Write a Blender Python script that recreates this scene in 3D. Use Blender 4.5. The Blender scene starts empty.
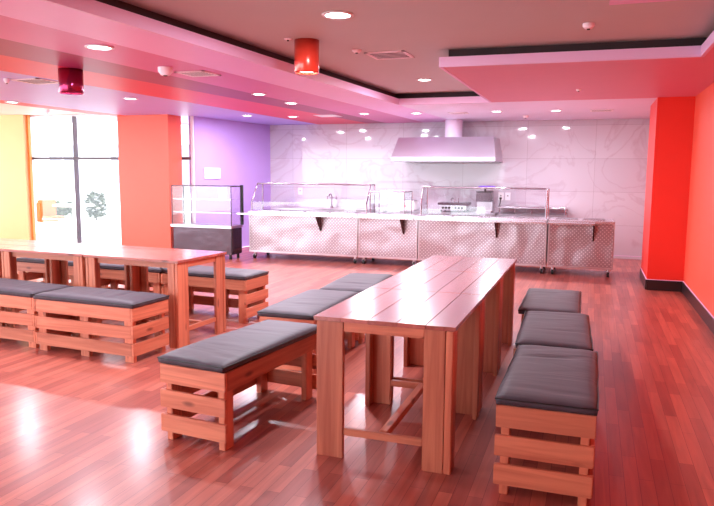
import bpy, bmesh, math, random
from math import sin, cos, pi, radians
from mathutils import Vector, Matrix
SC = bpy.context.scene
COL = SC.collection
# ------------------------------------------------------------------ camera
YAW, PITCH, ROLL = .337, .1181, .0081
F = Vector((-sin(YAW)*cos(PITCH), cos(YAW)*cos(PITCH), -sin(PITCH)))
r0 = Vector((cos(YAW), sin(YAW), 0)); u0 = r0.cross(F)
r1 = r0*cos(ROLL)+u0*sin(ROLL); u1 = -r0*sin(ROLL)+u0*cos(ROLL)
cd = bpy.data.cameras.new('camera'); cam = bpy.data.objects.new('camera', cd); COL.objects.link(cam)
cd.sensor_fit = 'HORIZONTAL'; cd.sensor_width = 36; cd.lens = 670.8/714*36
cd.clip_start = .05; cd.clip_end = 200
m = Matrix((r1, u1, -F)).transposed().to_4x4(); m.translation = Vector((0, 0, 1.5)); cam.matrix_world = m
SC.camera = cam
# ------------------------------------------------------------------ world and exposure
W = bpy.data.worlds.new('world'); SC.world = W; W.use_nodes = True
bg = W.node_tree.nodes['Background']; bg.inputs[0].default_value = (.86, .94, 1, 1); bg.inputs[1].default_value = 3.7
SC.view_settings.view_transform = 'Standard'; SC.view_settings.look = 'None'
SC.view_settings.exposure = .95; SC.view_settings.gamma = 1; SC.view_settings.use_curve_mapping = False
LAMP_W = 24; LAMP_C = (.90, .90, 1)
# ------------------------------------------------------------------ materials
def lin(r, g, b):
    f = lambda c: (c/255/12.92 if c/255 <= .04045 else ((c/255+.055)/1.055)**2.4)
    return (f(r), f(g), f(b), 1)
def newmat(name):
    m = bpy.data.materials.new(name); m.use_nodes = True
    nt = m.node_tree; return m, nt, nt.nodes['Principled BSDF']
def N(nt, t, **kw):
    n = nt.nodes.new(t)
    for k, v in kw.items(): setattr(n, k, v)
    return n
def plain(name, c, rough=.5, metal=0, var=.04, scale=3, bump=0, bscale=60, coat=0, spec=.5):
    m, nt, b = newmat(name); b.inputs['Roughness'].default_value = rough; b.inputs['Metallic'].default_value = metal
    b.inputs['Coat Weight'].default_value = coat; b.inputs['Specular IOR Level'].default_value = spec
    tc = N(nt, 'ShaderNodeTexCoord'); no = N(nt, 'ShaderNodeTexNoise'); no.inputs['Scale'].default_value = scale; no.inputs['Detail'].default_value = 3
    nt.links.new(tc.outputs['Object'], no.inputs['Vector'])
    mx = N(nt, 'ShaderNodeMix', data_type='RGBA')
    mx.inputs['A'].default_value = (*[x*(1-var) for x in c[:3]], 1); mx.inputs['B'].default_value = (*[min(1, x*(1+var)) for x in c[:3]], 1)
    nt.links.new(no.outputs['Fac'], mx.inputs['Factor']); nt.links.new(mx.outputs['Result'], b.inputs['Base Color'])
    if bump:
        n2 = N(nt, 'ShaderNodeTexNoise'); n2.inputs['Scale'].default_value = bscale
        nt.links.new(tc.outputs['Object'], n2.inputs['Vector'])
        bp = N(nt, 'ShaderNodeBump'); bp.inputs['Strength'].default_value = bump; bp.inputs['Distance'].default_value = .01
        nt.links.new(n2.outputs['Fac'], bp.inputs['Height']); nt.links.new(bp.outputs['Normal'], b.inputs['Normal'])
    return m
def emis(name, c, s):
    m, nt, b = newmat(name); b.inputs['Base Color'].default_value = c
    b.inputs['Emission Color'].default_value = c; b.inputs['Emission Strength'].default_value = s
    return m
def wood(name, ax, c1, c2, rough=.42, coat=.15):
    """planed pine boards, grain along the local axis ax, tone per board from the mesh"""
    m, nt, b = newmat(name); L = nt.links
    tc = N(nt, 'ShaderNodeTexCoord'); mp = N(nt, 'ShaderNodeMapping')
    s = [20, 20, 20]; s['xyz'.index(ax)] = 1.1; mp.inputs['Scale'].default_value = s
    at = N(nt, 'ShaderNodeAttribute', attribute_name='tone')
    va = N(nt, 'ShaderNodeVectorMath', operation='MULTIPLY_ADD'); va.inputs[1].default_value = (7, 7, 7)
    L.new(at.outputs['Vector'], va.inputs[0]); L.new(tc.outputs['Object'], va.inputs[2]); L.new(va.outputs[0], mp.inputs['Vector'])
    n1 = N(nt, 'ShaderNodeTexNoise'); n1.inputs['Scale'].default_value = 1; n1.inputs['Detail'].default_value = 5; n1.inputs['Distortion'].default_value = 1.2
    L.new(mp.outputs[0], n1.inputs['Vector'])
    cr = N(nt, 'ShaderNodeValToRGB'); cr.color_ramp.elements[0].position = .28; cr.color_ramp.elements[0].color = c2
    cr.color_ramp.elements[1].position = .66; cr.color_ramp.elements[1].color = c1
    L.new(n1.outputs['Fac'], cr.inputs['Fac'])
    # knots
    mp2 = N(nt, 'ShaderNodeMapping'); s2 = [9, 9, 9]; s2['xyz'.index(ax)] = 3.2; mp2.inputs['Scale'].default_value = s2
    L.new(va.outputs[0], mp2.inputs['Vector'])
    vo = N(nt, 'ShaderNodeTexVoronoi'); vo.inputs['Scale'].default_value = .8; L.new(mp2.outputs[0], vo.inputs['Vector'])
    kr = N(nt, 'ShaderNodeValToRGB'); kr.color_ramp.elements[0].position = .06; kr.color_ramp.elements[0].color = (.28, .2, .2, 1)
    kr.color_ramp.elements[1].position = .14; kr.color_ramp.elements[1].color = (1, 1, 1, 1); L.new(vo.outputs['Distance'], kr.inputs['Fac'])
    mx = N(nt, 'ShaderNodeMix', data_type='RGBA', blend_type='MULTIPLY'); mx.inputs['Factor'].default_value = .8
    L.new(cr.outputs[0], mx.inputs['A']); L.new(kr.outputs[0], mx.inputs['B'])
    hs = N(nt, 'ShaderNodeHueSaturation'); mr = N(nt, 'ShaderNodeMapRange'); mr.inputs['To Min'].default_value = .78; mr.inputs['To Max'].default_value = 1.15
    L.new(at.outputs['Fac'], mr.inputs['Value']); L.new(mr.outputs[0], hs.inputs['Value']); L.new(mx.outputs['Result'], hs.inputs['Color'])
    L.new(hs.outputs[0], b.inputs['Base Color']); b.inputs['Roughness'].default_value = rough
    b.inputs['Coat Weight'].default_value = coat; b.inputs['Coat Roughness'].default_value = .2
    bp = N(nt, 'ShaderNodeBump'); bp.inputs['Strength'].default_value = .15; bp.inputs['Distance'].default_value = .004
    L.new(n1.outputs['Fac'], bp.inputs['Height']); L.new(bp.outputs[0], b.inputs['Normal'])
    return m
PINE1, PINE2 = lin(220, 134, 102), lin(182, 96, 70)
WOOD = {a: wood('pine_'+a, a, PINE1, PINE2) for a in 'xyz'}
TOPW = wood('varnished_pine', 'y', lin(196, 110, 98), lin(160, 78, 70), .26, 1)
def floor_mat():
    m, nt, b = newmat('wood_laminate'); L = nt.links
    tc = N(nt, 'ShaderNodeTexCoord'); sp = N(nt, 'ShaderNodeSeparateXYZ'); cb = N(nt, 'ShaderNodeCombineXYZ')
    L.new(tc.outputs['Object'], sp.inputs[0]); L.new(sp.outputs['Y'], cb.inputs['X']); L.new(sp.outputs['X'], cb.inputs['Y'])
    br = N(nt, 'ShaderNodeTexBrick'); br.offset = .37; br.inputs['Scale'].default_value = 1
    br.inputs['Brick Width'].default_value = .75; br.inputs['Row Height'].default_value = .07
    br.inputs['Mortar Size'].default_value = .0012; br.inputs['Mortar Smooth'].default_value = .4
    br.inputs['Color1'].default_value = lin(188, 102, 84); br.inputs['Color2'].default_value = lin(150, 72, 62); br.inputs['Mortar'].default_value = lin(100, 34, 34)
    L.new(cb.outputs[0], br.inputs['Vector'])
    mp = N(nt, 'ShaderNodeMapping'); mp.inputs['Scale'].default_value = (1.6, 22, 1); L.new(cb.outputs[0], mp.inputs['Vector'])
    n1 = N(nt, 'ShaderNodeTexNoise'); n1.inputs['Scale'].default_value = 1; n1.inputs['Detail'].default_value = 6; n1.inputs['Distortion'].default_value = .8; L.new(mp.outputs[0], n1.inputs['Vector'])
    cr = N(nt, 'ShaderNodeValToRGB'); cr.color_ramp.elements[0].position = .3; cr.color_ramp.elements[0].color = (.78, .74, .74, 1); cr.color_ramp.elements[1].position = .7; cr.color_ramp.elements[1].color = (1.12, 1.1, 1.1, 1)
    L.new(n1.outputs['Fac'], cr.inputs['Fac'])
    mx = N(nt, 'ShaderNodeMix', data_type='RGBA', blend_type='MULTIPLY'); mx.inputs['Factor'].default_value = 1
    L.new(br.outputs['Color'], mx.inputs['A']); L.new(cr.outputs[0], mx.inputs['B']); L.new(mx.outputs['Result'], b.inputs['Base Color'])
    n2 = N(nt, 'ShaderNodeTexNoise'); n2.inputs['Scale'].default_value = .9; L.new(tc.outputs['Object'], n2.inputs['Vector'])
    mr = N(nt, 'ShaderNodeMapRange'); mr.inputs['To Min'].default_value = .38; mr.inputs['To Max'].default_value = .5; b.inputs['Specular IOR Level'].default_value = .35; L.new(n2.outputs['Fac'], mr.inputs['Value'])
    L.new(mr.outputs[0], b.inputs['Roughness'])
    b.inputs['Coat Weight'].default_value = .55; b.inputs['Coat IOR'].default_value = 1.5; b.inputs['Coat Roughness'].default_value = .22
    bp = N(nt, 'ShaderNodeBump'); bp.inputs['Strength'].default_value = .12; bp.inputs['Distance'].default_value = .003
    L.new(n1.outputs['Fac'], bp.inputs['Height']); L.new(bp.outputs[0], b.inputs['Normal'])
    return m
def marble_mat():
    m, nt, b = newmat('marble_tiles'); L = nt.links
    tc = N(nt, 'ShaderNodeTexCoord'); sp = N(nt, 'ShaderNodeSeparateXYZ'); cb = N(nt, 'ShaderNodeCombineXYZ')
    L.new(tc.outputs['Object'], sp.inputs[0]); L.new(sp.outputs['X'], cb.inputs['X']); L.new(sp.outputs['Z'], cb.inputs['Y'])
    br = N(nt, 'ShaderNodeTexBrick'); br.offset = 0; br.inputs['Scale'].default_value = 1; br.inputs['Brick Width'].default_value = 1.2; br.inputs['Row Height'].default_value = .6
    br.inputs['Mortar Size'].default_value = .003; br.inputs['Color1'].default_value = lin(204, 194, 204); br.inputs['Color2'].default_value = lin(196, 184, 196); br.inputs['Mortar'].default_value = lin(172, 156, 166)
    L.new(cb.outputs[0], br.inputs['Vector'])
    n1 = N(nt, 'ShaderNodeTexNoise'); n1.inputs['Scale'].default_value = .9; n1.inputs['Detail'].default_value = 7; n1.inputs['Distortion'].default_value = 1.6; L.new(tc.outputs['Object'], n1.inputs['Vector'])
    cr = N(nt, 'ShaderNodeValToRGB'); e = cr.color_ramp.elements; e[0].position = .47; e[0].color = (1, 1, 1, 1); e[1].position = .53; e[1].color = (1, 1, 1, 1)
    k = e.new(.5); k.color = (.80, .66, .70, 1); L.new(n1.outputs['Fac'], cr.inputs['Fac'])
    n2 = N(nt, 'ShaderNodeTexNoise'); n2.inputs['Scale'].default_value = .55; L.new(tc.outputs['Object'], n2.inputs['Vector'])
    mx = N(nt, 'ShaderNodeMix', data_type='RGBA', blend_type='MULTIPLY'); L.new(n2.outputs['Fac'], mx.inputs['Factor'])
    L.new(br.outputs['Color'], mx.inputs['A']); L.new(cr.outputs[0], mx.inputs['B']); L.new(mx.outputs['Result'], b.inputs['Base Color'])
    b.inputs['Roughness'].default_value = .05
    return m
def dotted_steel():
    m, nt, b = newmat('dotted_steel'); L = nt.links
    tc = N(nt, 'ShaderNodeTexCoord'); sp = N(nt, 'ShaderNodeSeparateXYZ'); L.new(tc.outputs['Object'], sp.inputs[0])
    def mth(op, a, c=None, v=None):
        n = N(nt, 'ShaderNodeMath', operation=op); L.new(a, n.inputs[0])
        if c is not None: L.new(c, n.inputs[1])
        elif v is not None: n.inputs[1].default_value = v
        return n.outputs[0]
    hx = mth('ADD', sp.outputs['X'], sp.outputs['Y'])
    p = 2*pi/.056
    sx = mth('COSINE', mth('MULTIPLY', hx, v=p)); sz = mth('COSINE', mth('MULTIPLY', sp.outputs['Z'], v=p))
    s = mth('ABSOLUTE', mth('ADD', sx, sz))           # peaks on a diagonal lattice
    d = N(nt, 'ShaderNodeMapRange'); d.inputs['From Min'].default_value = 1.45; d.inputs['From Max'].default_value = 1.75; L.new(s, d.inputs['Value'])
    mx = N(nt, 'ShaderNodeMix', data_type='RGBA'); mx.inputs['A'].default_value = (.40, .32, .36, 1); mx.inputs['B'].default_value = (.80, .74, .78, 1)
    L.new(d.outputs[0], mx.inputs['Factor']); L.new(mx.outputs['Result'], b.inputs['Base Color'])
    b.inputs['Metallic'].default_value = .9; b.inputs['Roughness'].default_value = .3
    wv = N(nt, 'ShaderNodeTexNoise'); wv.inputs['Scale'].default_value = 1.6; L.new(tc.outputs['Object'], wv.inputs['Vector'])
    ad = mth('ADD', mth('MULTIPLY', s, v=.08), mth('MULTIPLY', wv.outputs['Fac'], v=6))
    bp = N(nt, 'ShaderNodeBump'); bp.inputs['Strength'].default_value = .5; bp.inputs['Distance'].default_value = .02
    L.new(ad, bp.inputs['Height']); L.new(bp.outputs[0], b.inputs['Normal'])
    return m
def glass_mat(name, tint=(1, 1, 1, 1), refl=.5):
    m = bpy.data.materials.new(name); m.use_nodes = True; nt = m.node_tree; nt.nodes.clear(); L = nt.links
    o = N(nt, 'ShaderNodeOutputMaterial'); t = N(nt, 'ShaderNodeBsdfTransparent'); t.inputs[0].default_value = tint
    g = N(nt, 'ShaderNodeBsdfGlossy'); g.inputs['Roughness'].default_value = .02
    f = N(nt, 'ShaderNodeLayerWeight'); f.inputs[0].default_value = .5
    pw = N(nt, 'ShaderNodeMath', operation='POWER'); pw.inputs[1].default_value = 4; L.new(f.outputs['Facing'], pw.inputs[0])
    mm = N(nt, 'ShaderNodeMath', operation='MULTIPLY_ADD'); mm.inputs[1].default_value = refl; mm.inputs[2].default_value = .045; L.new(pw.outputs[0], mm.inputs[0])
    mx = N(nt, 'ShaderNodeMixShader'); L.new(mm.outputs[0], mx.inputs[0]); L.new(t.outputs[0], mx.inputs[1]); L.new(g.outputs[0], mx.inputs[2]); L.new(mx.outputs[0], o.inputs[0])
    return m
def leather_mat():
    m, nt, b = newmat('leatherette'); L = nt.links
    tc = N(nt, 'ShaderNodeTexCoord')
    mp = N(nt, 'ShaderNodeMapping'); mp.inputs['Scale'].default_value = (1.3, 5, 3); L.new(tc.outputs['Object'], mp.inputs['Vector'])
    n = N(nt, 'ShaderNodeTexNoise'); n.inputs['Scale'].default_value = 1; n.inputs['Detail'].default_value = 3; n.inputs['Distortion'].default_value = 1; L.new(mp.outputs[0], n.inputs['Vector'])
    b.inputs['Base Color'].default_value = lin(70, 60, 70); b.inputs['Roughness'].default_value = .55
    b.inputs['Sheen Weight'].default_value = .1; b.inputs['Specular IOR Level'].default_value = .4
    bp = N(nt, 'ShaderNodeBump'); bp.inputs['Strength'].default_value = .45; bp.inputs['Distance'].default_value = .02
    L.new(n.outputs['Fac'], bp.inputs['Height']); L.new(bp.outputs[0], b.inputs['Normal'])
    return m
M = dict(
    floor=floor_mat(), marble=marble_mat(), dots=dotted_steel(), leather=leather_mat(),
    glass=glass_mat('clear_glass', (.97, .97, .98, 1)), wglass=glass_mat('window_glass', (.98, .98, .98, 1), .35),
    taupe=plain('taupe_paint', lin(192, 190, 188), .6, var=.03), lpink=plain('light_pink_paint', lin(236, 184, 232), .45),
    pink=plain('pink_paint', lin(212, 112, 170), .45), rose=plain('rose_paint', lin(160, 46, 102), .45), crimson=plain('crimson_paint', lin(222, 44, 88), .45),
    purple=plain('lilac_ceiling_paint', lin(186, 166, 236), .45), cream=plain('cream_paint', lin(244, 226, 212), .5), redl=plain('coral_paint', lin(232, 90, 104), .5),
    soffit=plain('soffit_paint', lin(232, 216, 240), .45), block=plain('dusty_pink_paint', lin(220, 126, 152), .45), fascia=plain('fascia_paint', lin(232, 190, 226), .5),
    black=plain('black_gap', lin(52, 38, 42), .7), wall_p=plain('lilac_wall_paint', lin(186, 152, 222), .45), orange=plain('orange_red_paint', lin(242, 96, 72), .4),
    red=plain('red_paint', lin(232, 48, 34), .4), yellow=plain('yellow_paint', lin(238, 190, 128), .5), yedge=plain('amber_paint', lin(226, 150, 70), .5),
    base=plain('black_skirting', lin(40, 26, 28), .3), white=plain('white_gloss', lin(242, 238, 240), .35), frame=plain('white_aluminium', lin(236, 232, 240), .4),
    dark=plain('dark_mullion', lin(78, 58, 70), .4), steel=plain('brushed_steel', lin(206, 196, 204), .28, .95, var=.05, scale=8),
    hood=plain('hood_steel', lin(198, 192, 204), .32, .85, var=.03), dsteel=plain('dark_steel', lin(88, 72, 80), .18, .85, bump=.9, bscale=3), rubber=plain('black_rubber', lin(22, 18, 20), .5),
    chrome=plain('chrome', lin(176, 166, 174), .2, 1), lampred=plain('orange_red_enamel', lin(214, 58, 40), .28, .3, coat=.6), lamppl=plain('crimson_chrome', lin(150, 40, 78), .16, .8),
    vent=plain('vent_white', lin(248, 232, 240), .5), ventd=plain('vent_slot', lin(34, 20, 26), .8), glow=emis('lamp_glow', (1, .97, .98, 1), 9), lglow=emis('pendant_glow', (1, .9, .92, 1), 4),
    plastic=plain('white_plastic', lin(238, 232, 236), .4), ored=plain('small_red', lin(220, 40, 60), .4), purpl=plain('purple_plastic', lin(120, 80, 200), .4),
    pave=plain('pale_paving', lin(226, 224, 220), .8, var=.06), facade=plain('white_render', lin(230, 228, 230), .8), facwin=plain('pale_glass', lin(128, 126, 142), .3),
    leaf=plain('leaf_green', lin(58, 72, 36), .6, var=.25, scale=20), ochair=plain('orange_plastic', lin(200, 104, 40), .5), pot=plain('white_pot', lin(236, 230, 226), .6),
    stem=plain('brown_stem', lin(70, 50, 36), .8), ctop=plain('counter_steel', lin(222, 210, 218), .22, .85, var=.03),
)
# ------------------------------------------------------------------ mesh helpers
class MB:
    def __init__(s, *mats): s.v = []; s.f = []; s.mi = []; s.tone = []; s.mats = list(mats); s.sm = []
    def add(s, vs, fs, mi=0, tone=None, smooth=False):
        o = len(s.v); s.v += [tuple(v) for v in vs]; t = random.random() if tone is None else tone
        for f in fs: s.f.append([i+o for i in f]); s.mi.append(mi); s.tone.append(t); s.sm.append(smooth)
        return s
    def box(s, x0, y0, z0, x1, y1, z1, mi=0, bev=0, rot=None, tone=None):
        if bev <= 0:
            vs = [(x, y, z) for z in (z0, z1) for y in (y0, y1) for x in (x0, x1)]
            fs = [(0, 2, 3, 1), (4, 5, 7, 6), (0, 1, 5, 4), (2, 6, 7, 3), (0, 4, 6, 2), (1, 3, 7, 5)]
        else:
            b = bmesh.new(); bmesh.ops.create_cube(b, size=1)
            bmesh.ops.scale(b, vec=(x1-x0, y1-y0, z1-z0), verts=b.verts); bmesh.ops.translate(b, vec=((x0+x1)/2, (y0+y1)/2, (z0+z1)/2), verts=b.verts)
            bmesh.ops.bevel(b, geom=b.edges[:]+b.verts[:], offset=bev, segments=2, affect='EDGES', clamp_overlap=True)
            b.verts.index_update(); vs = [v.co.copy() for v in b.verts]; fs = [[v.index for v in f.verts] for f in b.faces]; b.free()
        if rot: vs = [rot @ Vector(v) for v in vs]
        return s.add(vs, fs, mi, tone)
    def cyl(s, p0, p1, r, r2=None, n=20, mi=0, cap=True, smooth=True):
        p0, p1 = Vector(p0), Vector(p1); r2 = r if r2 is None else r2
        a = (p1-p0).normalized(); h = Vector((0, 0, 1)) if abs(a.z) < .9 else Vector((1, 0, 0)); e1 = a.cross(h).normalized(); e2 = a.cross(e1)
        vs = [p0+(e1*cos(2*pi*i/n)+e2*sin(2*pi*i/n))*r for i in range(n)]+[p1+(e1*cos(2*pi*i/n)+e2*sin(2*pi*i/n))*r2 for i in range(n)]
        s.add(vs, [(i, (i+1) % n, (i+1) % n+n, i+n) for i in range(n)], mi, smooth=smooth)
        if cap: s.add(vs, [list(range(n))[::-1], list(range(n, 2*n))], mi)
        return s
    def lathe(s, prof, c=(0, 0, 0), n=28, mi=0):
        vs = []; fs = []
        for (r, z) in prof:
            for i in range(n): vs.append((c[0]+r*cos(2*pi*i/n), c[1]+r*sin(2*pi*i/n), c[2]+z))
        for k in range(len(prof)-1):
            for i in range(n): j = (i+1) % n; fs.append((k*n+i, k*n+j, (k+1)*n+j, (k+1)*n+i))
        return s.add(vs, fs, mi, smooth=True)
    def prism(s, pts, z0, z1, mi=0):
        n = len(pts); vs = [(x, y, z0) for x, y in pts]+[(x, y, z1) for x, y in pts]
        return s.add(vs, [list(range(n))[::-1], list(range(n, 2*n))]+[(i, (i+1) % n, (i+1) % n+n, i+n) for i in range(n)], mi)
    def tube(s, pts, r, n=8, mi=0):
        for a, b in zip(pts, pts[1:]): s.cyl(a, b, r, n=n, mi=mi)
        return s
    def build(s, name, parent=None, mats=None):
        me = bpy.data.meshes.new(name); me.from_pydata(s.v, [], s.f); me.update()
        for m_ in (mats or s.mats): me.materials.append(m_)
        me.polygons.foreach_set('material_index', s.mi); me.polygons.foreach_set('use_smooth', s.sm)
        at = me.attributes.new('tone', 'FLOAT', 'FACE'); at.data.foreach_set('value', s.tone)
        b = bmesh.new(); b.from_mesh(me); bmesh.ops.recalc_face_normals(b, faces=b.faces); b.to_mesh(me); b.free()
        o = bpy.data.objects.new(name, me); COL.objects.link(o)
        if parent: o.parent = parent
        return o
def tag(o, label, cat, group=None, kind=None):
    if label: o['label'] = label
    if cat: o['category'] = cat
    if group: o['group'] = group
    if kind: o['kind'] = kind
    return o
def struct(o, label, cat): return tag(o, label, cat, kind='structure')
def thing(name, label, cat, loc=(0, 0, 0), rz=0, group=None):
    o = bpy.data.objects.new(name, None); o.empty_display_size = .1; COL.objects.link(o); o.location = loc; o.rotation_euler = (0, 0, rz)
    return tag(o, label, cat, group)
def kids(o): return [c for c in bpy.data.objects if c.parent == o]
def dup(root, loc, rz, label):
    r = root.copy(); COL.objects.link(r); r.location = loc; r.rotation_euler = (0, 0, rz); r['label'] = label
    for ch in kids(root):
        c = ch.copy(); COL.objects.link(c); c.parent = r
        for g in kids(ch):
            d = g.copy(); COL.objects.link(d); d.parent = c
    return r
random.seed(4)
# ------------------------------------------------------------------ setting
XR, YB, ZC, ZU = 1.16, 13.0, 2.5, 2.665
XL, YF = -14.0, -3.0
struct(MB(M['floor']).prism([(XL, YF), (XR+.2, YF), (XR+.2, YB+.2), (-6.4, YB+.2), (-6.85, 10.7), (XL, 10.7)], -.1, 0).build('floor'), 'glossy reddish brown wood plank floor', 'floor')
# ceiling: raised taupe tray inside a striped dropped ceiling
fx = lambda y: -2.98+.055*(y-5.4)
ax = lambda y: -3.60+.05*(y-5.0)
bx = lambda y: -4.25+.04*(y-5.7)
dx = lambda y: -4.80+.07*(y-6.4)
cx = lambda y: -5.62+.035*(y-7.5)
ex = lambda y: -8.05+.02*(y-7.5)
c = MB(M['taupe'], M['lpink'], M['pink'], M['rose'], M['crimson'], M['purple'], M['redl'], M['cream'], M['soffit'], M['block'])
c.box(fx(YF)-.5, YF, ZU, XR+.2, 10.3, ZU+.1, 0)
def strip(f0, f1, mi, y0=YF, y1=YB+.2):
    c.prism([(f0(y0), y0), (f1(y0), y0), (f1(y1), y1), (f0(y1), y1)], ZC, ZC+.06, mi)
strip(ax, fx, 1); strip(bx, ax, 2); strip(dx, bx, 3); strip(cx, dx, 4); strip(ex, cx, 5); strip(lambda y: ex(y)-.38, ex, 6); c.prism([(XL, YF), (ex(YF)-.38, YF), (ex(10.8)-.38, 10.8), (XL, 10.8)], ZC+.09, ZC+.15, 7)
YR = 9.62
c.prism([(fx(YR), YR), (XR+.2, YR), (XR+.2, YB+.2), (fx(YB), YB+.2)], ZC, ZC+.06, 8)
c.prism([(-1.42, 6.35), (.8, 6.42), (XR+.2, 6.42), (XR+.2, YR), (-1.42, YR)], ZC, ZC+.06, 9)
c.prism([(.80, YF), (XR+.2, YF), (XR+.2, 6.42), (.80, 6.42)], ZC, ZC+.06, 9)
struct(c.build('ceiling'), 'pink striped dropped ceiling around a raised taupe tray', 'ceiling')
# fascia lip (light) and dark shadow gap above it, following the tray outline
out = [(fx(YF), YF), (fx(YR), YR), (-1.42, YR), (-1.42, 6.35), (.80, 6.42), (.80, YF)]
def band(name, z0, z1, off, mat, lab, th=.03):
    b = MB(mat)
    pts = [Vector(p) for p in out]
    nrm = []
    for a, q in zip(pts, pts[1:]):
        d = (q-a).normalized(); nrm.append(Vector((-d.y, d.x)))       # away from the tray
    def offs(o):
        r = [pts[0]+nrm[0]*o]
        for i in range(1, len(pts)-1):
            n0, n1 = nrm[i-1], nrm[i]; k = n0+n1; r.append(pts[i]+k*(o/(1+n0.dot(n1))))
        r.append(pts[-1]+nrm[-1]*o); return r
    A, B = offs(off), offs(off+th)
    for i in range(len(A)-1):
        b.prism([A[i], A[i+1], B[i+1], B[i]], z0, z1)
    return struct(b.build(name), lab, 'ceiling trim')
band('trim_1', ZC-.003, ZC+.088, -.005, M['fascia'], 'light pink fascia lip around the raised ceiling tray')
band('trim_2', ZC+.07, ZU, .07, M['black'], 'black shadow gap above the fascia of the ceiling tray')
# walls
struct(MB(M['marble']).box(-6.7, YB, 0, XR+.2, YB+.2, 2.62).build('wall_back'), 'pale veined marble tile wall behind the serving counters', 'wall')
struct(MB(M['orange']).box(XR, YF, 0, XR+.2, YB, 2.9).build('wall_right'), 'orange red painted wall on the right', 'wall')
struct(MB(M['red'], M['orange']).box(.72, 9.56, 0, XR, 10.72, 2.52, 0).build('wall_right_column'), 'red painted column standing out from the right wall', 'column')
wl = MB(M['wall_p']).prism([(-6.85, 10.62), (-6.5, YB+.2), (-6.7, YB+.2), (-6.97, 10.62)], 0, 2.52)
struct(wl.build('wall_left'), 'lilac painted wall beside the marble wall', 'wall')
struct(MB(M['orange']).box(-8.16, 10.16, 0, -7.09, 10.56, 2.62).build('wall_left_pillar'), 'wide orange red pillar between the windows', 'pillar')
yw = MB(M['yellow'], M['yedge']).box(XL, 10.42, 0, -10.60, 10.56, 2.62, 0).box(-10.60, 10.50, 0, -10.56, 10.56, 2.62, 1)
struct(yw.build('wall_yellow'), 'yellow painted wall at the left edge', 'wall')
struct(MB(M['cream']).box(XL, 10.57, 2.585, -6.9, 10.72, 2.8).build('trim_3'), 'cream lintel above the left windows', 'trim')
struct(MB(M['cream']).box(-3.6, YF-.2, 0, XR+.2, YF, 2.9).build('wall_front_added'), 'unseen cream wall added behind the camera to block light', 'wall')  # added out of view to hold back daylight from the right side
struct(MB(M['cream']).box(-9.2, YF-.2, 0, -9.0, 3.2, .5).build('wall_side'), 'unseen low cream parapet, left side kept open above it for light', 'wall')  # unseen; no glazing, side left open above to let daylight in from the left
def base(name, pts, lab, h=.135, th=.015):
    b = MB(M['base'], M['fascia'])
    for (a, q) in zip(pts, pts[1:]):
        a, q = Vector(a), Vector(q); d = (q-a).normalized(); n = Vector((-d.y, d.x))*th
        b.prism([a, q, q+n, a+n], 0, h); b.prism([a, q, q+n*.6, a+n*.6], h, h+.008, 1)
    return struct(b.build(name), lab, 'baseboard')
base('baseboard_right', [(XR, YF), (XR, 9.56), (.72, 9.56), (.72, 10.72)], 'black skirting along the right wall and red column')
base('baseboard_back', [(XR, YB), (-6.45, YB)], 'pale skirting line of the marble wall', .05).data.materials.__setitem__(0, M['marble'])
base('baseboard_left', [(-7.09, 10.16), (-8.16, 10.16)][::1], 'black skirting at the foot of the left pillar', .1)
# windows
def window(name, x0, x1, mull, lab):
    w = struct(thing(name, lab, 'window'), lab, 'window')
    y0, y1 = 10.58, 10.66
    f = MB(M['frame']).box(x0, y0, 0, x0+.09, y1, 2.58).box(x1-.05, y0, 0, x1, y1, 2.58).box(x0, y0, 2.55, x1, y1, 2.58).box(x0, y0, 0, x1, y1, .08)
    f.build('window_frame', w)
    b = MB(M['dark'])
    for mx_ in mull: b.box(mx_-.014, y0-.02, .08, mx_+.014, y1, 2.55)
    b.box(x0+.09, y0-.015, 1.72, x1-.05, y1-.01, 1.77)
    b.build('mullion', w)
    MB(M['wglass']).box(x0+.05, 10.615, .06, x1-.03, 10.62, 2.56).build('pane', w)
window('window_1', -10.7, -8.0, [-9.52], 'tall glazed window beside the yellow wall')
window('window_2', -7.6, -6.86, [], 'narrow glazed window between pillar and lilac wall')
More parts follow.
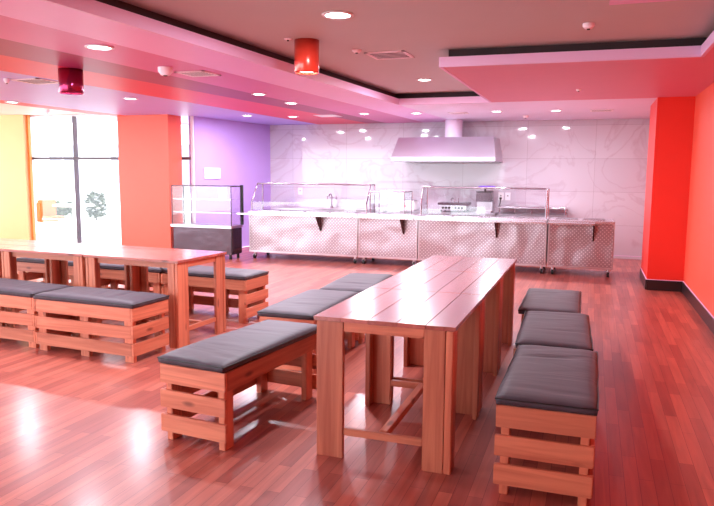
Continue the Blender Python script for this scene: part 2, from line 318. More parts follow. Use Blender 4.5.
# ------------------------------------------------------------------ outside
struct(MB(M['pave']).box(-40, 10.7, -.12, -6.9, 40, -.02).build('ground_outside'), 'pale paved terrace outside the windows', 'ground')
bl = struct(thing('building', 'white rendered building across the terrace', 'building'), 'white rendered building across the terrace', 'building')
MB(M['facade']).box(-34, 26, -.02, -6, 28, 9).build('facade', bl)
for i in range(7):
    for k in range(2):
        x = -32+i*3.6
        q = MB(M['facwin']).box(x, 25.9, .6+k*3.2, x+1.6, 25.99, 2.7+k*3.2).build('window', bl)
        MB(M['frame']).box(x-.08, 25.85, .52+k*3.2, x, 25.99, 2.78+k*3.2).box(x+1.6, 25.85, .52+k*3.2, x+1.68, 25.99, 2.78+k*3.2).box(x+.77, 25.85, .6+k*3.2, x+.83, 25.9, 2.7+k*3.2).build('frame', q)
def plant(x, y, h, r, seed, lab, cat='plant', lowpot=.35, dens=520, zc=None):
    rd = random.Random(seed); t = thing('potted_plant', lab, cat, (x, y, -.02))
    MB(M['pot']).lathe([(0, 0), (r*.45, 0), (r*.62, lowpot), (r*.55, lowpot), (r*.52, lowpot-.04), (0, lowpot-.04)]).build('pot', t)
    st = MB(M['stem'])
    for k in range(5): st.cyl((0, 0, lowpot-.05), (rd.uniform(-.4, .4)*r, rd.uniform(-.4, .4)*r, lowpot+h*.8), .012, .005, 6)
    st.build('stem', t)
    lf = MB(M['leaf'])
    for k in range(dens):
        a = rd.uniform(0, 2*pi); q = rd.random()**.5; z = rd.uniform(.08, 1); rr = r*q*(1-.5*abs(z-.5)*1.4)
        p = Vector((rr*cos(a), rr*sin(a), lowpot+h*z)); d = Vector((cos(a+rd.uniform(-1, 1)), sin(a+rd.uniform(-1, 1)), rd.uniform(-.3, .8))).normalized()
        s_ = d.cross(Vector((0, 0, 1))).normalized()*.045; l = rd.uniform(.10, .17); up = s_.cross(d).normalized()*.012
        lf.add([p, p+d*l*.5+s_, p+d*l, p+d*l*.5-s_, p+d*l*.5+up], [(0, 1, 4), (1, 2, 4), (2, 3, 4), (3, 0, 4)])
    lf.build('foliage', t)
plant(-11.35, 13.25, .62, .22, 1, 'upright green potted shrub on the terrace outside the window')
plant(-12.75, 13.6, .35, .42, 2, 'low spreading green plant in a white pot outside the window')
pt = thing('patio_table', 'white round table on the terrace outside the window', 'table', (-11.25, 12.4, -.02))
MB(M['white']).lathe([(0, .72), (.44, .72), (.45, .74), (.44, .76), (0, .76)]).build('tabletop', pt)
MB(M['white']).cyl((0, 0, .03), (0, 0, .72), .035).build('pole', pt)
MB(M['white']).lathe([(0, 0), (.26, 0), (.26, .02), (.05, .05), (0, .05)]).build('base', pt)
def patio_chair(x, y, rz, lab):
    t = thing('patio_chair', lab, 'chair', (x, y, -.02), rz, 'orange chairs on the terrace')
    MB(M['ochair']).box(-.22, -.22, .42, .22, .22, .46, bev=.015).build('seat', t)
    MB(M['ochair']).box(-.22, .19, .46, .22, .225, .84, bev=.015).build('backrest', t)
    for sx in (-.19, .19):
        for sy in (-.19, .19): MB(M['white']).cyl((sx, sy, 0), (sx*.9, sy*.9, .42), .014).build('leg', t)
patio_chair(-12.05, 12.55, radians(70), 'orange plastic chair left of the white terrace table')
patio_chair(-11.35, 11.6, radians(170), 'orange plastic chair nearest the glass on the terrace')
# ------------------------------------------------------------------ benches, cushions, tables
BL, BW, BH = 1.035, .44, .44
def make_bench():
    """long axis y, slatted outer side at -x, open side with only a rail at +x; origin at the base centre"""
    t = thing('slatted_bench', '', 'bench')
    hx, hy = BW/2, BL/2
    Z = [(.335, .44), (.195, .295), (.055, .155)]
    for s in (-1, 1):
        b = MB(WOOD['x'])
        for z0, z1 in Z:
            j = random.uniform(-.003, .003)
            y0, y1 = (s*hy, s*(hy-.022)) if s > 0 else (-hy, -hy+.022)
            b.box(-hx+j, min(y0, y1), z0, hx+j, max(y0, y1), z1, bev=.003)
        b.build('end_panel', t)
    b = MB(WOOD['y'])
    for z0, z1 in Z: b.box(-hx, -hy+.023, z0, -hx+.022, hy-.023, z1, bev=.003)
    b.build('side_panel', t)
    MB(WOOD['y']).box(hx-.022, -hy+.023, .335, hx, hy-.023, .44, bev=.003).build('top_rail', t)
    for sx in (-1, 1):
        for sy in (-1, 1):
            x0 = sx*(hx-.023); x1 = sx*(hx-.023-.04) ; y0 = sy*(hy-.023); y1 = sy*(hy-.023-.085)
            x0, x1, y0, y1 = [*sorted((x0, x1)), *sorted((y0, y1))]
            if sx > 0: x1 += .0
            MB(WOOD['z']).box(x0, y0, 0, x1, y1, .42, bev=.003).build('leg', t)
    MB(WOOD['z']).box(-hx+.023, -.045, 0, -hx+.063, .045, .42, bev=.003).build('leg', t)
    b = MB(WOOD['x'])
    for k in range(5):
        y = -hy+.12+k*(BL-.24)/4
        b.box(-hx+.024, y-.045, .421, hx-.024, y+.045, .438)
    b.build('seat_slats', t)
    return t
def make_cushion(seed, L=BL+.004, Wd=BW+.012, T=.055, lift=(0, 0)):
    rd = random.Random(seed); t = thing('seat_cushion', '', 'cushion')
    nx, ny = 18, 40; vs = []; fs = []
    wr = [(rd.uniform(-.42, .42), rd.uniform(.004, .009), rd.uniform(.012, .022), rd.uniform(-.25, .25), rd.uniform(0, 6)) for _ in range(6)]
    def top(u, v):
        e = (1-abs(u)**6)*(1-abs(v)**8)
        z = T*(.55+.45*max(0, e)**.45)
        x, y = u*Wd/2, v*L/2
        for yc, am, w, sl, ph in wr:
            d = (y-yc*L-sl*x-.012*sin(9*x+ph)); z -= am*math.exp(-(d/w)**2)*(1-abs(u)**4)*(.5+.5*sin(5*x+ph))
        z += .004*sin(7*x+seed)*sin(5*y+seed)
        return z
    def bow(u, v):
        return (u*Wd/2*(1+.006*sin(9*v+seed)), v*L/2*(1+.004*sin(11*u+seed)))
    def lf(u, v): return lift[0]*max(0, (v-.55)/.45)**2+lift[1]*max(0, (-v-.55)/.45)**2
    for j in range(ny+1):
        for i in range(nx+1):
            u, v = -1+2*i/nx, -1+2*j/ny; x, y = bow(u, v); vs.append((x, y, top(u, v)+lf(u, v)))
    n1 = len(vs)
    for j in range(ny+1):
        for i in range(nx+1):
            u, v = -1+2*i/nx, -1+2*j/ny; x, y = bow(u, v); vs.append((x*.985, y*.99, .0015+lf(u, v)))
    g = lambda i, j, o=0: o+j*(nx+1)+i
    for j in range(ny):
        for i in range(nx):
            fs.append((g(i, j), g(i+1, j), g(i+1, j+1), g(i, j+1))); fs.append((g(i, j, n1), g(i, j+1, n1), g(i+1, j+1, n1), g(i+1, j, n1)))
    for i in range(nx): fs.append((g(i, 0), g(i, 0, n1), g(i+1, 0, n1), g(i+1, 0))); fs.append((g(i, ny), g(i+1, ny), g(i+1, ny, n1), g(i, ny, n1)))
    for j in range(ny): fs.append((g(0, j), g(0, j+1), g(0, j+1, n1), g(0, j, n1))); fs.append((g(nx, j), g(nx, j, n1), g(nx, j+1, n1), g(nx, j+1)))
    MB(M['leather']).add(vs, fs, smooth=True).build('cushion_pad', t)
    p = MB(M['rubber'])
    for zz in (.55,):
        ring = [bow(u, -1) for u in [k/6-1 for k in range(13)]]+[bow(1, v) for v in [k/10-1 for k in range(1, 21)]]+[bow(-u, 1) for u in [k/6-1 for k in range(1, 13)]]+[bow(-1, -v) for v in [k/10-1 for k in range(1, 21)]]
        pts = [Vector((x, y, T*zz+lf(0, y/(L/2)))) for x, y in ring]
        p.tube(pts, .0032, 5)
    p.build('piping', t)
    return t
def make_table(L, Wd=.75):
    """module: end faces at +-y with wide leg boards; planks along y"""
    t = thing('pine_table', '', 'table'); hx, hy = Wd/2, L/2
    b = MB(TOPW); n = 5; w = Wd/n
    for k in range(n): b.box(-hx+k*w+.001, -hy, .738+random.uniform(-.001, .001), -hx+(k+1)*w-.001, hy, .76+random.uniform(-.001, .001), bev=.0015)
    b.build('tabletop', t)
    for sx in (-1, 1):
        for sy in (-1, 1):
            l = MB(WOOD['z']); xo = hx-.012; yo = hy-.014
            # wide board on the end face, its partner set at right angles behind it
            y = sorted((sy*yo, sy*(yo-.03)))
            if sx < 0: l.box(-xo, y[0], 0, -xo+.148, y[1], .737, bev=.003)
            else: l.box(xo-.148, y[0], 0, xo-.040, y[1], .737, bev=.003); l.box(xo-.037, y[0]-.002, 0, xo, y[1]+.002, .737, bev=.004)
            x = sorted((sx*xo, sx*(xo-.03))); 
            y = sorted((sy*(yo-.033), sy*(yo-.105))); l.box(x[0], y[0], 0, x[1], y[1], .737, bev=.003)
            l.build('leg', t)
    for sy in (-1, 1):
        y = sorted((sy*(hy-.02), sy*(hy-.045))); a = hx-.162
        MB(WOOD['x']).box(-a, y[0], .685, a, y[1], .737, bev=.002).build('apron', t)
        MB(WOOD['x']).box(-a, y[0], .125, a, y[1], .165, bev=.003).build('stretcher', t)
    for sx in (-1, 1):
        x = sorted((sx*(hx-.045), sx*(hx-.07)))
        MB(WOOD['y']).box(x[0], -hy+.122, .685, x[1], hy-.122, .737, bev=.002).build('apron', t)
    MB(WOOD['y']).box(-.022, -hy+.047, .13, .022, hy-.047, .17, bev=.003).build('centre_stretcher', t)
    return t
bench0 = make_bench(); cush = [make_cushion(3), make_cushion(8), make_cushion(15)]
used = {}
def place(proto, x, y, z, rz, label, group):
    if proto not in used: used[proto] = 1; o = proto; o.location = (x, y, z); o.rotation_euler = (0, 0, rz); o['label'] = label
    else: o = dup(proto, (x, y, z), rz, label)
    o['group'] = group
    return o
GL, GR, GF, GB = 'benches along the left of the near table', 'benches along the right of the near table', 'benches in front of the far table', 'benches behind the far table'
rows = [  # bench centre, rotation, cushion variant, rotation jitter, label pair
 ((-1.965, 3.56), -.095, 0, 'open-sided pine bench nearest the camera, left of the near table', 'grey cushion on the pine bench nearest the camera left of the table', GL),
 ((-2.09, 4.90), .02, 1, 'middle pine bench of the row left of the near table', 'grey cushion on the middle bench left of the near table', GL),
 ((-2.09, 5.98), .05, 2, 'farthest pine bench left of the near table, mostly hidden', 'grey cushion on the farthest bench left of the near table', GL),
 ((-.16, 3.57), pi+.0, 2, 'slatted pine bench at the bottom right, nearest the camera', 'dark wrinkled cushion nearest the camera on the right-hand bench row', GR),
 ((-.21, 4.64), pi+.02, 0, 'middle pine bench of the row right of the near table', 'dark cushion on the middle bench of the right-hand row', GR),
 ((-.27, 5.69), pi+.03, 1, 'farthest pine bench of the row right of the near table', 'dark cushion on the farthest bench of the right-hand row', GR),
 ((-3.84, 4.50), pi/2-.05, 1, 'slatted pine bench in front of the far table, whole in view', 'dark grey cushion on the whole slatted bench before the far table', GF),
 ((-4.90, 4.58), pi/2-.05, 0, 'slatted pine bench cut by the left edge, before the far table', 'dark grey cushion on the bench cut by the left edge', GF),
 ((-3.70, 6.06), -pi/2-.05, 2, 'pine bench behind the far table at its right end', 'black cushion with lifted corner behind the right end of the far table', GB),
 ((-4.77, 6.14), -pi/2-.05, 0, 'middle pine bench behind the far table, seen between its legs', 'black cushion on the middle bench behind the far table', GB),
 ((-5.84, 6.22), -pi/2-.05, 1, 'leftmost pine bench behind the far table, seen under the tabletop', 'black cushion on the leftmost bench behind the far table', GB),
]
jit = [-.0, -.012, .02, .0, .015, -.02, .008, -.01, .0, .012, -.01]
liftc = make_cushion(21, lift=(.035, .0))
for i, ((x, y), rz, cv, lb, lc, g) in enumerate(rows):
    place(bench0, x, y, 0, rz, lb, g)
    pr = liftc if i == 8 else cush[cv]
    rr = rz+jit[i]+(pi if i in (8,) else 0)
    q = place(pr, x+jit[i]*.6, y+(.035 if i == 0 else 0), .441, rr-(.02 if i == 0 else 0), lc, 'cushions on '+g)
    q.scale = (1, 1.06 if i == 0 else 1, 1)
tb = make_table(.945)
for i, lb in enumerate(['pine table module nearest the camera, with open legs and centre stretcher', 'middle module of the long near pine table', 'farthest module of the long near pine table']):
    place(tb, -.975-.005*i, 3.645+i*.952, 0, 0, lb, 'modules of the near table')
tb2 = make_table(1.03, .74)
ca, sa = cos(-.05), sin(-.05)
for i, lb in enumerate(['right-end module of the far pine table, its end facing the aisle', 'middle module of the far pine table', 'module of the far pine table cut by the left edge']):
    d = .515+i*1.04; place(tb2, -3.24-d*ca, 5.13-d*sa, 0, pi/2-.05, lb, 'modules of the far table')
# ------------------------------------------------------------------ serving counters
YC = 10.45; CD = .70; ZT = .83
def counter(x0, x1, bxr, lab, ledge, guard=None):
    t = thing('serving_counter', lab, 'counter', ((x0+x1)/2, YC+CD/2, 0), 0, 'steel serving counters'); o = Vector(((x0+x1)/2, YC+CD/2, 0))
    X0, X1 = x0-o.x, x1-o.x; Y0, Y1 = -CD/2, CD/2
    MB(M['dots']).box(X0, Y0+.02, .13, X1, Y1, ZT-.04, bev=.004).build('body', t)
    MB(M['steel']).box(X0-.0, Y0+.012, .115, X1, Y0+.03, .145).box(X0, Y0+.014, .14, X0+.02, Y0+.03, ZT-.04).box(X1-.02, Y0+.014, .14, X1, Y0+.03, ZT-.04).build('panel_frame', t)
    b = MB(M['ctop']).box(X0-.0, Y0-.02, ZT-.04, X1+.0, Y1+.01, ZT, bev=.004); b.build('worktop', t)
    w = MB(M['ctop'], M['dsteel'])
    n = max(1, int((X1-X0)/.42))
    for k in range(n):
        a = X0+.08+k*(X1-X0-.16)/n; w.box(a, -.16, ZT+.001, a+(X1-X0-.16)/n-.04, .2, ZT+.008, 0, bev=.002); w.box(a+.02, -.14, ZT+.008, a+(X1-X0-.16)/n-.06, .18, ZT+.010, 1)
    w.build('food_well', t)
    l0, l1 = ledge[0]-o.x, ledge[1]-o.x
    MB(M['ctop']).box(l0, Y0-.27, ZT-.045, l1, Y0-.021, ZT-.02, bev=.003).build('tray_ledge', t)
    xb = bxr-o.x; br = MB(M['dsteel'])
    br.add([(xb-.012, Y0+.01, ZT-.046), (xb-.012, Y0-.2, ZT-.046), (xb-.012, Y0+.01, ZT-.30), (xb+.012, Y0+.01, ZT-.046), (xb+.012, Y0-.2, ZT-.046), (xb+.012, Y0+.01, ZT-.30)],
           [(0, 1, 2), (3, 5, 4), (0, 3, 4, 1), (1, 4, 5, 2), (2, 5, 3, 0)])
    br.build('bracket', t)
    for sx in (X0+.08, X1-.06):
        for sy in (Y0+.08, Y1-.1):
            c = MB(M['steel']).cyl((sx, sy, .075), (sx, sy, .14), .022, n=10).box(sx-.026, sy-.03, .05, sx-.02, sy+.03, .08).box(sx+.02, sy-.03, .05, sx+.026, sy+.03, .08).build('caster', t)
            MB(M['rubber']).cyl((sx-.017, sy-.01, .036), (sx+.017, sy-.01, .036), .036, n=18).build('wheel', c)
    return t
counter(-5.68, -3.66, -4.32, 'longest steel serving counter, at the left beside the display case', (-5.76, -3.66))
counter(-3.645, -2.64, -2.87, 'short dotted steel counter between the two long ones', (-3.645, -2.64))
counter(-2.625, -.635, -1.38, 'dotted steel counter under the right glass guard', (-2.625, -.635))
counter(-.615, .32, .03, 'last dotted steel counter at the right end of the line', (-.615, .045))
def guard(x0, x1, lab, z1=1.29, slant=.22, y0=YC+.05, lowz=.16, y1=None):
    """glass sneeze guard: short upright front pane, slanted pane above, top shelf and side panes"""
    t = thing('sneeze_guard', lab, 'glass guard', (x0, y0, ZT+.011), 0); w = x1-x0; h = z1-ZT-.011; D = .42
    fr = MB(M['chrome'])
    for x in (0, w):
        fr.tube([(x, 0, .0), (x, 0, lowz), (x, slant, h), (x, D, h), (x, D, .0)], .012, 8)
    fr.tube([(0, slant, h), (w, slant, h)], .014, 8).tube([(0, D, h), (w, D, h)], .010, 8)
    fr.build('guard_frame', t)
    g = MB(M['glass'])
    g.box(.01, -.003, .02, w-.01, .003, lowz)
    a = Vector((0, 0, lowz)); b = Vector((0, slant, h)); nn = Vector((0, -(b.z-a.z), b.y-a.y)).normalized()*.003
    vs = [Vector((x, p.y, p.z))+s*nn for x in (.01, w-.01) for p in (a, b) for s in (-1, 1)]
    g.add(vs, [(0, 1, 3, 2), (4, 6, 7, 5), (0, 4, 5, 1), (2, 3, 7, 6), (0, 2, 6, 4), (1, 5, 7, 3)])
    g.build('front_pane', t)
    MB(M['glass']).box(.01, slant, h-.004, w-.01, D, h+.004).build('top_pane', t)
    for x in (.0, w):
        s = MB(M['glass']); pts = [(0, .01), (0, lowz), (slant, h), (D, h), (D, .01)]
        vs = [(x-.003, *p) for p in pts]+[(x+.003, *p) for p in pts]
        s.add(vs, [(0, 1, 2, 3, 4), (9, 8, 7, 6, 5)]+[(i, (i+1) % 5, (i+1) % 5+5, i+5) for i in range(5)]).build('side_pane', t)
    return t
guard(-5.64, -3.52, 'long glass sneeze guard on the leftmost counter', 1.31)
guard(-2.60, -.66, 'glass sneeze guard in steel frame on the right-hand counters', 1.29, .08)
# low rectangular glass case between the guards
gc = thing('glass_cover', 'low box-shaped glass cover between the two sneeze guards', 'glass cover', (-3.48, YC+.12, ZT+.011))
gw, gd, gh = .58, .5, .36
MB(M['chrome']).tube([(0, 0, 0), (0, 0, gh), (gw, 0, gh), (gw, 0, 0)], .009, 8).tube([(0, gd, 0), (0, gd, gh), (gw, gd, gh), (gw, gd, 0)], .009, 8).tube([(0, 0, gh), (0, gd, gh)], .009, 8).tube([(gw, 0, gh), (gw, gd, gh)], .009, 8).build('cover_frame', gc)
for nm, bx_ in (('front_pane', (.01, -.003, .01, gw-.01, .003, gh)), ('back_pane', (.01, gd-.003, .01, gw-.01, gd+.003, gh)), ('side_pane', (-.003, .01, .01, .003, gd-.01, gh)), ('side_pane', (gw-.003, .01, .01, gw+.003, gd-.01, gh)), ('top_pane', (.01, .01, gh-.003, gw-.01, gd-.01, gh+.003))):
    MB(M['glass']).box(*bx_).build(nm, gc)
# ------------------------------------------------------------------ display case
dc = thing('display_case', 'glass display case with dark steel base beside the orange pillar', 'display case', (-7.03, 10.12, 0))
w, d = 1.20, .38
MB(M['dsteel']).box(.01, .02, .08, w-.01, d, .54, bev=.01).build('base_cabinet', dc)
MB(M['steel']).box(-.01, -.03, .54, w+.01, d, .585, bev=.006).build('shelf_top', dc)
fr = MB(M['dsteel'])
for x in (0, w-.012): fr.box(x, 0, .585, x+.012, .012, 1.27).box(x, d-.02, .585, x+.02, d, 1.27).box(x, 0, 1.25, x+.02, d, 1.27)
fr.box(0, 0, 1.258, w, .012, 1.27).box(0, d-.02, 1.25, w, d, 1.27).build('case_frame', dc)
MB(M['rubber']).box(w-.02, d-.035, .585, w+.025, d+.005, 1.28).build('rear_post', dc)
for z in (.80, 1.03):
    s = MB(M['glass'], M['steel']).box(.02, .04, z, w-.02, d-.03, z+.006, 0).box(.02, .03, z-.006, w-.02, .042, z+.01, 1); s.build('shelf', dc)
MB(M['glass']).box(.02, .006, .59, w-.02, .012, 1.25).build('front_pane', dc)
for x in (.008, w-.012): MB(M['glass']).box(x, .02, .59, x+.005, d-.02, 1.25).build('side_pane', dc)
MB(M['glass']).box(.02, .02, 1.255, w-.02, d-.02, 1.262).build('top_pane', dc)
for x in (.06, w-.06):
    for y in (.06, d-.06): MB(M['rubber']).cyl((x, y, 0), (x, y, .082), .025, n=12).build('foot', dc)
# ------------------------------------------------------------------ kitchen line on the back wall
def worktable(x0, x1, lab, splash=.0, y0=12.25, zt=.80, rail=False, name='work_table'):
    t = thing(name, lab, 'work table', (x0, y0, 0)); w = x1-x0; d = YB-.05-y0
    MB(M['steel']).box(0, 0, zt-.04, w, d, zt, bev=.004).build('worktop', t)
    for x in (.04, w-.04):
        for y in (.05, d-.05): MB(M['steel']).cyl((x, y, 0), (x, y, zt-.04), .02, n=12).build('leg', t)
    MB(M['steel']).box(.03, .04, .2, w-.03, d-.04, .225).build('undershelf', t)
    if splash: MB(M['steel']).box(0, d-.03, zt, w, d, zt+splash, bev=.003).build('backsplash', t)
    if rail:
        b = MB(M['chrome']).tube([(.03, .05, zt), (.03, .05, zt+.12), (w-.03, .05, zt+.12), (w-.03, .05, zt)], .012)
        for k in range(1, 4): b.cyl((w*k/4, .05, zt), (w*k/4, .05, zt+.12), .008, n=8)
        b.build('rail', t); MB(M['steel']).box(.0, .02, zt+.1, w*.98, d, zt+.115).build('top_shelf', t)
    return t
worktable(-6.1, -3.75, 'steel sink table with backsplash behind the left counter', .17)
worktable(-3.70, -1.66, 'plain steel table under the extractor hood')
worktable(-1.62, -.42, 'steel table with a low rail at the right of the kitchen wall', rail=True)
tp = thing('tap', 'chrome tap standing on the sink table', 'tap', (-5.02, 12.75, .80))
MB(M['chrome']).cyl((0, 0, 0), (0, 0, .04), .03).tube([(0, 0, .04), (0, 0, .24), (0, -.04, .28), (0, -.12, .28), (0, -.15, .24)], .012).build('spout', tp)
MB(M['chrome']).tube([(-.1, 0, .20), (.1, 0, .20)], .009).cyl((-.1, 0, .17), (-.1, 0, .23), .012).cyl((.1, 0, .17), (.1, 0, .23), .012).build('handle', tp)
sb = thing('steamer_box', 'small white steel box on the left end of the plain table', 'box', (-3.62, 12.45, .801))
MB(M['white']).box(0, 0, .0, .40, .34, .18, bev=.02).build('body', sb)
MB(M['ored']).box(.20, -.006, .07, .25, .0, .10).build('indicator', sb); MB(M['steel']).box(.0, .02, .181, .40, .32, .195, bev=.004).build('lid', sb)
# griddle
gr = thing('griddle', 'twin-plate griddle with black knobs on the plain table under the hood', 'griddle', (-2.72, 12.42, .801))
MB(M['steel']).box(0, 0, .03, .50, .42, .125, bev=.006).build('body', gr)
MB(M['dsteel']).box(-.03, -.02, .126, .53, .42, .17, bev=.006).build('plate', gr)
for x in (.07, .13, .19, .31, .37, .43): MB(M['rubber']).cyl((x, .0, .075), (x, -.03, .075), .020, n=12).build('knob', gr)
MB(M['ored']).cyl((.25, .0, .075), (.25, -.012, .075), .014, n=10).build('indicator', gr)
MB(M['chrome']).tube([(.20, .1, .17), (.20, .1, .23), (.23, .1, .26), (.26, .1, .23), (.26, .1, .17)], .008).tube([(.34, .1, .17), (.34, .1, .25)], .007).build('handle', gr)
for x in (.03, .47):
    for y in (.03, .39): MB(M['rubber']).cyl((x, y, 0), (x, y, .031), .014, n=8).build('foot', gr)
# dispenser
ds = thing('countertop_fryer', 'upright grey steel appliance beside the griddle', 'kitchen appliance', (-2.04, 12.42, .801))
MB(M['dsteel']).box(0, 0, .20, .28, .30, .37, bev=.008).build('tank', ds)
MB(M['steel']).box(0, .18, .0, .28, .30, .20).box(0, 0, .0, .28, .30, .03, bev=.004).build('stand', ds)
MB(M['rubber']).box(.0, .0, .371, .28, .30, .386).cyl((.15, .12, .385), (.15, .12, .45), .018, n=12).build('lid', ds)
lg = thing('purple_box', 'small purple tray on top of the grey appliance', 'tray', (-2.01, 12.45, 1.252))
MB(M['purpl']).box(0, 0, 0, .30, .24, .03, bev=.006).box(.02, .02, .03, .28, .22, .04).build('tray_body', lg)
# sockets
def socket(x, y, z, lab, cable=True, name='wall_socket'):
    t = thing(name, lab, 'socket', (x, y, z))
    MB(M['plastic']).box(-.05, -.014, -.075, .05, -.0, .075, bev=.004).build('plate', t)
    MB(M['rubber']).box(-.012, -.017, .0, .012, -.0141, .02).build('switch', t)
    if cable: MB(M['rubber']).box(-.022, -.04, -.06, .022, -.0171, -.02, bev=.004).tube([(0, -.03, -.06), (-.01, -.03, -.14), (-.03, -.03, -.2)], .008, 6).build('plug', t)
socket(-1.66, YB, 1.09, 'left white wall socket with a black plug')
socket(-1.53, YB, 1.09, 'right white wall socket without a plug', False)
socket(-5.83, YB, 1.12, 'small white socket on the marble above the sink table', False)
def notice(y, z0, z1, wd, lab):
    t0 = -6.85+(y-10.62)/(2.58)*.35; a = math.atan2(.35, 2.58)
    t = thing('notice_board', lab, 'notice', (t0+.004, y, z0), -a); MB(M['plastic']).box(0, 0, 0, .02, wd, z1-z0, bev=.003).build('board', t); MB(M['white']).box(.0201, .02, .02, .022, wd-.02, z1-z0-.02).build('sheet', t)
notice(10.85, 1.38, 1.58, .46, 'blank white notice board high on the lilac wall')
notice(11.25, .98, 1.2, .24, 'small white panel low on the lilac wall behind the display case')
# ------------------------------------------------------------------ hood
hd = thing('extractor_hood', 'large tapered steel extractor hood on the marble wall', 'extractor hood', (-2.60, 12.0, 1.73))
hw, ht = .95, .88
b = MB(M['hood'], M['dsteel'])
lo = [(-hw, 0, 0), (hw, 0, 0), (hw, YB-12.0, 0), (-hw, YB-12.0, 0)]; lm = [(x, y, .075) for x, y, _ in lo]; hi = [(-ht, .22, .44), (ht, .22, .44), (ht, YB-12.0, .44), (-ht, YB-12.0, .44)]
b.add(lo+lm+hi, [(0, 1, 5, 4), (1, 2, 6, 5), (2, 3, 7, 6), (3, 0, 4, 7), (4, 5, 9, 8), (5, 6, 10, 9), (6, 7, 11, 10), (7, 4, 8, 11), (8, 9, 10, 11)])
b.build('canopy', hd)
MB(M['dsteel']).box(-hw+.03, .03, -.005, hw-.03, YB-12.03, .02).build('grease_filter', hd)
MB(M['dsteel']).box(-hw, -.004, -.012, hw, .02, .0).build('rim', hd)
MB(M['soffit']).cyl((.09, .55, .44), (.09, .55, .768), .16, n=28).build('duct', hd)
# ------------------------------------------------------------------ ceiling fittings
def area(parent, z, r, w, colr=LAMP_C):
    l = bpy.data.lights.new('lamp', 'AREA'); l.shape = 'DISK'; l.size = r*2; l.energy = w; l.color = colr
    o = bpy.data.objects.new('lamp', l); COL.objects.link(o); o.parent = parent; o.location = (0, 0, z); return o
def downlight(x, y, z, lab, w=LAMP_W, r=.075):
    if z == ZU: x, y = x*.955, y*.955
    t = thing('downlight', lab, 'ceiling light', (x, y, z), 0, 'recessed ceiling downlights')
    MB(M['white']).lathe([(r, -.001), (r+.022, -.001), (r+.024, -.008), (r, -.012), (r-.002, -.004)]).build('ring', t)
    MB(M['glow']).lathe([(0, -.006), (r, -.006), (r, -.002), (0, -.002)]).build('diffuser', t)
    area(t, -.016, r, w); return t
DL = [(-1.93, 5.01, ZU, 'large round downlight in the taupe tray near the top edge', 34, .095), (-2.14, 8.7, ZU, 'round downlight at the far end of the taupe tray'),
 (-4.09, 7.84, ZC, 'downlight on the rose stripe left of the red cylinder lamp'), (-4.16, 8.96, ZC, 'downlight on the pink stripes behind the red cylinder lamp'),
 (-5.81, 10.69, ZC, 'downlight above the display case near the lilac wall'), (-5.11, 11.08, ZC, 'downlight above the left end of the serving counter'),
 (-3.68, 10.82, ZC, 'downlight above the middle of the left counter, left of the hood'), (-2.82, 10.96, ZC, 'downlight just in front of the extractor hood'),
 (-1.51, 10.96, ZC, 'downlight right of the extractor hood, the nearer to it'), (-.61, 11.05, ZC, 'downlight farthest right, above the end counters'),
 (-3.82, 4.57, ZC, 'large downlight at the upper left on the light pink stripe', 30, .09), (-6.06, 7.84, ZC, 'downlight on the lilac stripe in front of the orange pillar'),
 (-8.09, 7.77, ZC, 'downlight at the left edge on the coral stripe')]
for q in DL: downlight(*q)
for x, y, lb in ((-6.0, 3.2, 'added unseen downlight on the lilac stripe nearer the camera than the far table'), (-3.8, 1.2, 'added unseen downlight on the light pink stripe level with the camera'), (-6.0, -.5, 'added unseen downlight on the lilac stripe behind the camera')): downlight(x, y, ZC, lb)  # extra downlights added out of view to help light the benches
def can(x, y, z, r, h, mat, lab):
    if z == ZU: x, y = x*.955, y*.955
    t = thing('cylinder_lamp', lab, 'ceiling lamp', (x, y, z))
    MB(mat).lathe([(0, -.001), (r, -.001), (r, -h+.012), (r-.008, -h), (r-.012, -h+.02), (r-.012, -h+.03)], n=40).build('shade', t)
    MB(M['lglow']).lathe([(0, -h+.022), (r-.013, -h+.022), (r-.013, -h+.028), (0, -h+.028)]).build('diffuser', t)
    area(t, -h+.015, r*.8, 14)
can(-2.57, 5.88, ZU, .11, .285, M['lampred'], 'orange red cylinder lamp hanging from the taupe tray')
can(-4.94, 5.48, ZC, .115, .235, M['lamppl'], 'shiny crimson cylinder lamp on the lilac stripe at the left')
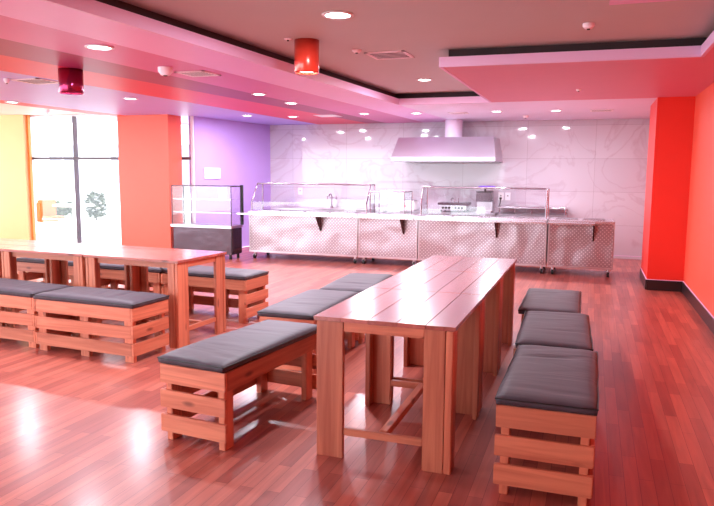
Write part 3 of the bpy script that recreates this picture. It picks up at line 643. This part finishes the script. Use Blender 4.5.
def vent(x, y, z, s, lab, slots=True, rz=0, sy=None):
    if z == ZU: x, y = x*.955, y*.955
    t = thing('ceiling_vent', lab, 'air vent', (x, y, z), rz); sy = sy or s
    b = MB(M['vent']).box(-s, -sy, -.009, s, -sy+.03, -.001).box(-s, sy-.03, -.009, s, sy, -.001).box(-s, -sy, -.009, -s+.03, sy, -.001).box(s-.03, -sy, -.009, s, sy, -.001); b.build('frame', t)
    MB(M['ventd'] if slots else M['white']).box(-s+.03, -sy+.03, -.006, s-.03, sy-.03, -.001).build('backing', t)
    if slots:
        sl = MB(M['vent'])
        for k in range(5):
            yy = -sy+.06+k*(2*sy-.12)/4; sl.box(-s+.03, yy-.010, -.0075, s-.03, yy+.012, -.006)
        sl.build('slat', t)
vent(-2.05, 6.83, ZU, .20, 'square louvred vent in the taupe ceiling tray')
vent(-3.86, 6.07, ZC, .17, 'louvred vent on the pink stripe beside the smoke alarm')
vent(-5.94, 6.06, ZC, .20, 'louvred vent at the left edge beyond the crimson lamp')
vent(-4.44, 11.09, ZC, .20, 'blank white vent plate near the marble wall', False)
vent(-2.15, 11.13, ZC, .15, 'small vent on the pale ceiling in front of the hood')
vent(.06, 11.22, ZC, .17, 'vent on the pale ceiling near the red column')
def alarm(x, y, z, r, lab, h=.04):
    if z == ZU: x, y = x*.955, y*.955
    t = thing('smoke_alarm', lab, 'smoke alarm', (x, y, z)); MB(M['vent']).lathe([(r, -.001), (r, -h*.5), (r*.6, -h), (0, -h)]).build('housing', t); MB(M['ventd']).lathe([(r*.3, -h-.001), (r*.25, -h-.008), (0, -h-.008)]).build('sensor', t)
alarm(-3.95, 5.64, ZC, .07, 'cone shaped smoke alarm beside the vent on the pink stripe', .075)
alarm(-.10, 5.91, ZU, .045, 'round alarm in the taupe tray near the top right')
alarm(-.22, 8.44, ZC, .03, 'tiny sprinkler on the dusty pink ceiling block', .02)
alarm(-1.15, 11.9, ZC, .05, 'small alarm on the pale ceiling beside the marble wall')
alarm(-2.70, 5.75, ZU, .035, 'small flat detector beside the orange red cylinder lamp', .015)
alarm(-2.28, 6.45, ZU, .045, 'small detector between the vent and the large downlight', .03)
alarm(-6.1, 5.8, ZC, .03, 'small sprinkler at the far left of the lilac stripe', .05)
alarm(-9.3, 9.7, ZC+.09, .045, 'small dark camera dome above the left window', .06)
bxp = thing('ceiling_box', 'orange panel hanging at the top edge of the picture', 'ceiling panel', (.05, 4.50, 2.60))
MB(M['orange']).box(0, 0, 0.012, .42, .3, ZU-2.601, bev=.004).build('panel_body', bxp)
MB(M['fascia']).box(-.01, -.01, 0, .43, .31, .012).build('rim', bxp)
